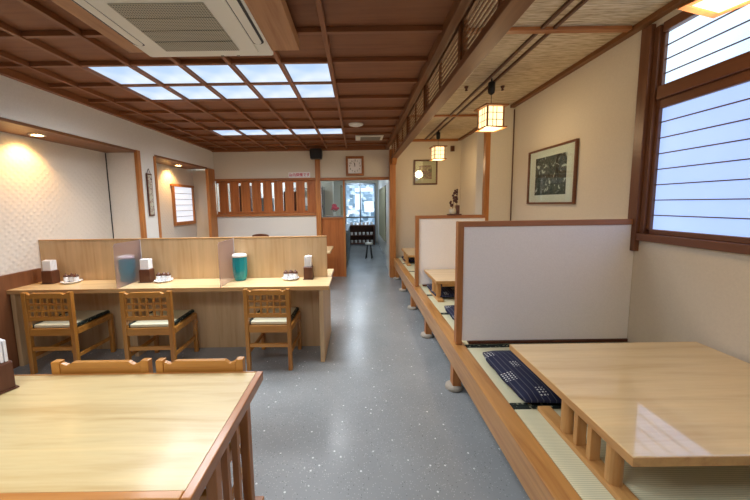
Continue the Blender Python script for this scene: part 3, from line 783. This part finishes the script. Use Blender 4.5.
jars(-2.99, 3.22, 'at the left counter seat'); jars(-2.03, 3.22, 'at the middle counter seat'); jars(-.71, 3.24, 'at the right counter seat')

# ------------------------------------------------------------------ lanterns
def lantern(x, y, rz, lab):
    t = thing('paper_lantern', lab, 'lantern', (x, y, 2.315), rz, 'square paper lanterns')
    s_ = .088
    f = MB()
    for a in (-1, 1):
        for b_ in (-1, 1): f.box(a*s_-.008, a*s_+.008, b_*s_-.008, b_*s_+.008, .008, .215)
    f.box(-.118, .118, -.118, -.09, 0, .014); f.box(-.118, .118, .09, .118, 0, .014); f.box(-.118, -.09, -.09, .09, 0, .014); f.box(.09, .118, -.09, .09, 0, .014)
    f.box(-.125, .125, -.125, .125, .216, .232)
    f.build('frame', M['pframe'], t, .002)
    slab('bottom_paper', M['washi'], -.088, .088, -.088, .088, .003, .008, t)
    f = MB(); f.box(-s_+.009, s_-.009, -s_, -s_+.003, .016, .213); f.box(-s_+.009, s_-.009, s_-.003, s_, .016, .213)
    f.box(-s_, -s_+.003, -s_+.009, s_-.009, .016, .213); f.box(s_-.003, s_, -s_+.009, s_-.009, .016, .213); f.build('side_paper', M['washi'], t)
    f = MB()
    for a in (-1, 1):
        for q in (-.03, .012):
            f.box(q-.0025, q+.0025, a*s_+a*.001, a*s_+a*.005, .016, .213); f.box(a*s_+a*.001, a*s_+a*.005, q-.0025, q+.0025, .016, .213)
        for z in (.08, .15):
            f.box(-s_, s_, a*s_+a*.001, a*s_+a*.005, z, z+.005); f.box(a*s_+a*.001, a*s_+a*.005, -s_, s_, z, z+.005)
    f.build('lattice', M['dark'], t)
    MB().lathe([(.012, .355), (.03, .37), (.036, .405), (.036, .475), (.02, .485)], n=18).build('socket', M['black'], t, smooth=True)
    MB().tube((0, 0, .233), (0, 0, .354), .003).tube((0, 0, .486), (0, 0, .517), .008).build('cord', M['black'], t)
    return t
la = lantern(1.42, 3.44, .14, 'middle glowing paper lantern, hanging before the column')
dup(la, (1.45, 5.75, 2.315), .1, 'farthest glowing paper lantern, beside the framed picture')
dup(la, (1.452, 1.285, 2.315), .30, 'nearest glowing paper lantern, cut off at the top right corner')
for (x, y) in ((1.42, 3.44), (1.45, 5.75), (1.452, 1.285)):
    L = bpy.data.lights.new('lantern_glow', 'POINT'); L.energy = 6; L.color = (1, .74, .42); L.shadow_soft_size = .09
    lo = bpy.data.objects.new('lantern_glow', L); COL.objects.link(lo); lo.location = (x, y, 2.68)
    lo.location.z = 2.22
for i, x in enumerate((1.40, 1.495)):
    tag(MB().box(x-.011, x+.011, YN+.05, 2.505, ZR-.022, ZR-.001).box(x-.011, x+.011, 2.565, 4.84, ZR-.022, ZR-.001).box(x-.011, x+.011, 4.90, YB-.04, ZR-.022, ZR-.001).build('ceiling_rail', M['dark']),
        ['dark ceiling rail, the left of the pair above the lanterns', 'dark ceiling rail, the right of the pair above the lanterns'][i], 'rail', 'twin ceiling rails')
for i, x in enumerate((1.25, 1.66)):
    tag(MB().lathe([(.006, -.05), (.018, -.045), (.01, -.03), (.022, -.01), (.024, 0)], x, 3.72, 12, ZR-.001).build('ceiling_hook', M['dark'], smooth=True),
        ['small dark ceiling hook left of the middle lantern', 'small dark ceiling hook right of the middle lantern'][i], 'hook', 'ceiling hooks')

# ------------------------------------------------------------------ wall things
t = thing('wall_clock', 'square wooden wall clock above the doorway', 'clock', (-.045, YB-.001, 2.33))
MB().box(-.185, .185, -.04, 0, -.20, -.15).box(-.185, .185, -.04, 0, .15, .20).box(-.185, -.14, -.04, 0, -.149, .149).box(.14, .185, -.04, 0, -.149, .149).build('frame', M['pframe_x'], t, .004)
MB().box(-.139, .139, -.02, 0, -.149, .149).build('dial', M['paper'], t)
for k in range(1, 13):
    a = PI/2-k*PI/6
    text('numeral', str(k), .048, M['ink'], t, (.108*math.cos(a), -.0215, .112*math.sin(a)))
MB().box(-.005, .005, -.026, -.023, -.01, .065, Matrix.Rotation(math.radians(-2), 3, 'Y'), (0, -.025, 0)).build('hour_hand', M['ink'], t)
MB().box(-.003, .003, -.03, -.027, -.015, .095, Matrix.Rotation(math.radians(-14), 3, 'Y'), (0, -.028, 0)).build('minute_hand', M['ink'], t)

t = thing('no_smoking_sign', 'white no smoking sign with pink lettering above the slitted screen', 'sign', (-1.20, YB-.001, 2.165))
MB().box(-.225, .225, -.006, 0, -.055, .055).build('board', M['paper'], t, .002)
text('lettering', '店内禁煙です', .072, M['red'], t, (0, -.008, 0), .0012)

t = thing('wall_speaker', 'black box speaker high on the pillar left of the clock', 'speaker', (-.82, YB-.051, 2.565))
f = MB(); f.prism([(-.11, -.10), (.11, -.10), (.12, -.02), (.12, .08), (.10, .10), (-.10, .10), (-.12, .08), (-.12, -.02)], -.17, -.02, 'Y'); f.build('case', M['black'], t, .008)
MB().box(-.03, .03, -.02, 0, -.04, .04).build('bracket', M['black'], t)
MB().tube((0, -.171, 0), (0, -.174, 0), .07, n=24).build('cone', mat('speaker_mesh', (40, 40, 42), .8), t)

t = thing('framed_picture', 'small dark framed flower picture on the back wall', 'picture', (1.42, YB-.001, 2.185))
MB().box(-.245, .245, -.03, 0, -.255, -.225).box(-.245, .245, -.03, 0, .225, .255).box(-.245, -.215, -.03, 0, -.2249, .2249).box(.215, .245, -.03, 0, -.2249, .2249).build('frame', M['dark'], t, .003)
MB().box(-.2149, .2149, -.008, 0, -.2249, .2249).build('mount', mat('aged_mount', (206, 188, 150), .6), t)
MB().box(-.13, .13, -.012, -.0085, -.14, .14).build('print', M['art2'], t)
MB().box(-.2149, .2149, -.022, -.019, -.2249, .2249).build('glass', M['glass'], t)

t = thing('framed_picture', 'large brown framed dark print on the right wall near the window', 'picture', (XR-.001, 3.545, 1.835))
MB().box(-.03, 0, -.43, .43, -.315, -.295).box(-.03, 0, -.43, .43, .295, .315).box(-.03, 0, -.43, -.41, -.2949, .2949).box(-.03, 0, .41, .43, -.2949, .2949).build('frame', M['winframe'], t, .003)
MB().box(-.008, 0, -.4099, .4099, -.2949, .2949).build('mount', M['mount'], t)
MB().box(-.012, -.0085, -.275, .285, -.212, .215).build('print', M['art1'], t)
MB().box(-.022, -.020, -.4099, .4099, -.2949, .2949).build('glass', M['glass'], t)

tag(MB().box(1.93, 2.01, YB-.03, YB-.001, 2.60, 2.71).build('wall_sensor', M['dark'], bevel=.004), 'small dark framed box high in the right back corner', 'sensor')

# flower arrangement standing on the second partition
t = thing('flower_arrangement', 'dried flowers in a pale and dark vase on the second partition', 'flowers', (1.29, 4.22, 1.386))
MB().box(-.09, .09, -.035, .035, 0, .015).build('base', M['dark'], t, .003)
MB().lathe([(.035, .016), (.045, .03), (.046, .06), (.038, .085), (.03, .085)], -.02, 0, 18).build('vase', mat('pale_vase', (196, 188, 168), .4), t, smooth=True)
MB().box(.02, .065, -.025, .025, .016, .13).build('dark_vase', M['dark'], t, .006)
f = MB()
stems = [((-.02, 0, .08), (.0, 0, .33)), ((.03, 0, .10), (.045, 0, .34)), ((.04, 0, .12), (.02, .01, .24)), ((-.02, 0, .08), (-.05, 0, .18))]
for a, b_ in stems: f.tube(a, b_, .003)
f.build('stems', M['dark'], t)
f = MB()
for a, b_ in stems:
    for k in range(5):
        q = Vector(a).lerp(Vector(b_), .45+.13*k); f.blob((q.x+random.uniform(-.014, .014), q.y, q.z), random.uniform(.013, .022), 1)
f.build('blossoms', M['brownleaf'], t)

# ------------------------------------------------------------------ camera, world, output
cam = bpy.data.cameras.new('camera'); co = bpy.data.objects.new('camera', cam); COL.objects.link(co)
F, PX, PY, R = 315., 358., 237., .014
Pt = math.atan(33/F)
fw = Vector((0, math.cos(Pt), -math.sin(Pt))); u0 = Vector((0, math.sin(Pt), math.cos(Pt))); r0 = Vector((1, 0, 0))
r_ = r0*math.cos(R)-u0*math.sin(R); u_ = u0*math.cos(R)+r0*math.sin(R)
mt = Matrix((r_, u_, -fw)).transposed().to_4x4(); mt.translation = (0, 0, 1.55); co.matrix_world = mt
cam.sensor_fit = 'HORIZONTAL'; cam.sensor_width = 36; cam.lens = F*36/750
cam.shift_x = (375-PX)/750; cam.shift_y = (PY-250)/750
cam.clip_start = .02
S.camera = co
w = bpy.data.worlds.new('world'); S.world = w; w.use_nodes = True
w.node_tree.nodes['Background'].inputs[0].default_value = (.75, .85, 1, 1); w.node_tree.nodes['Background'].inputs[1].default_value = .3
S.view_settings.view_transform = 'Standard'; S.view_settings.look = 'None'; S.view_settings.gamma = 1; S.view_settings.use_curve_mapping = False
S.view_settings.exposure = 0.8
S.cycles.max_bounces = 10; S.cycles.diffuse_bounces = 6; S.cycles.transparent_max_bounces = 12
S.cycles.sample_clamp_indirect = 4
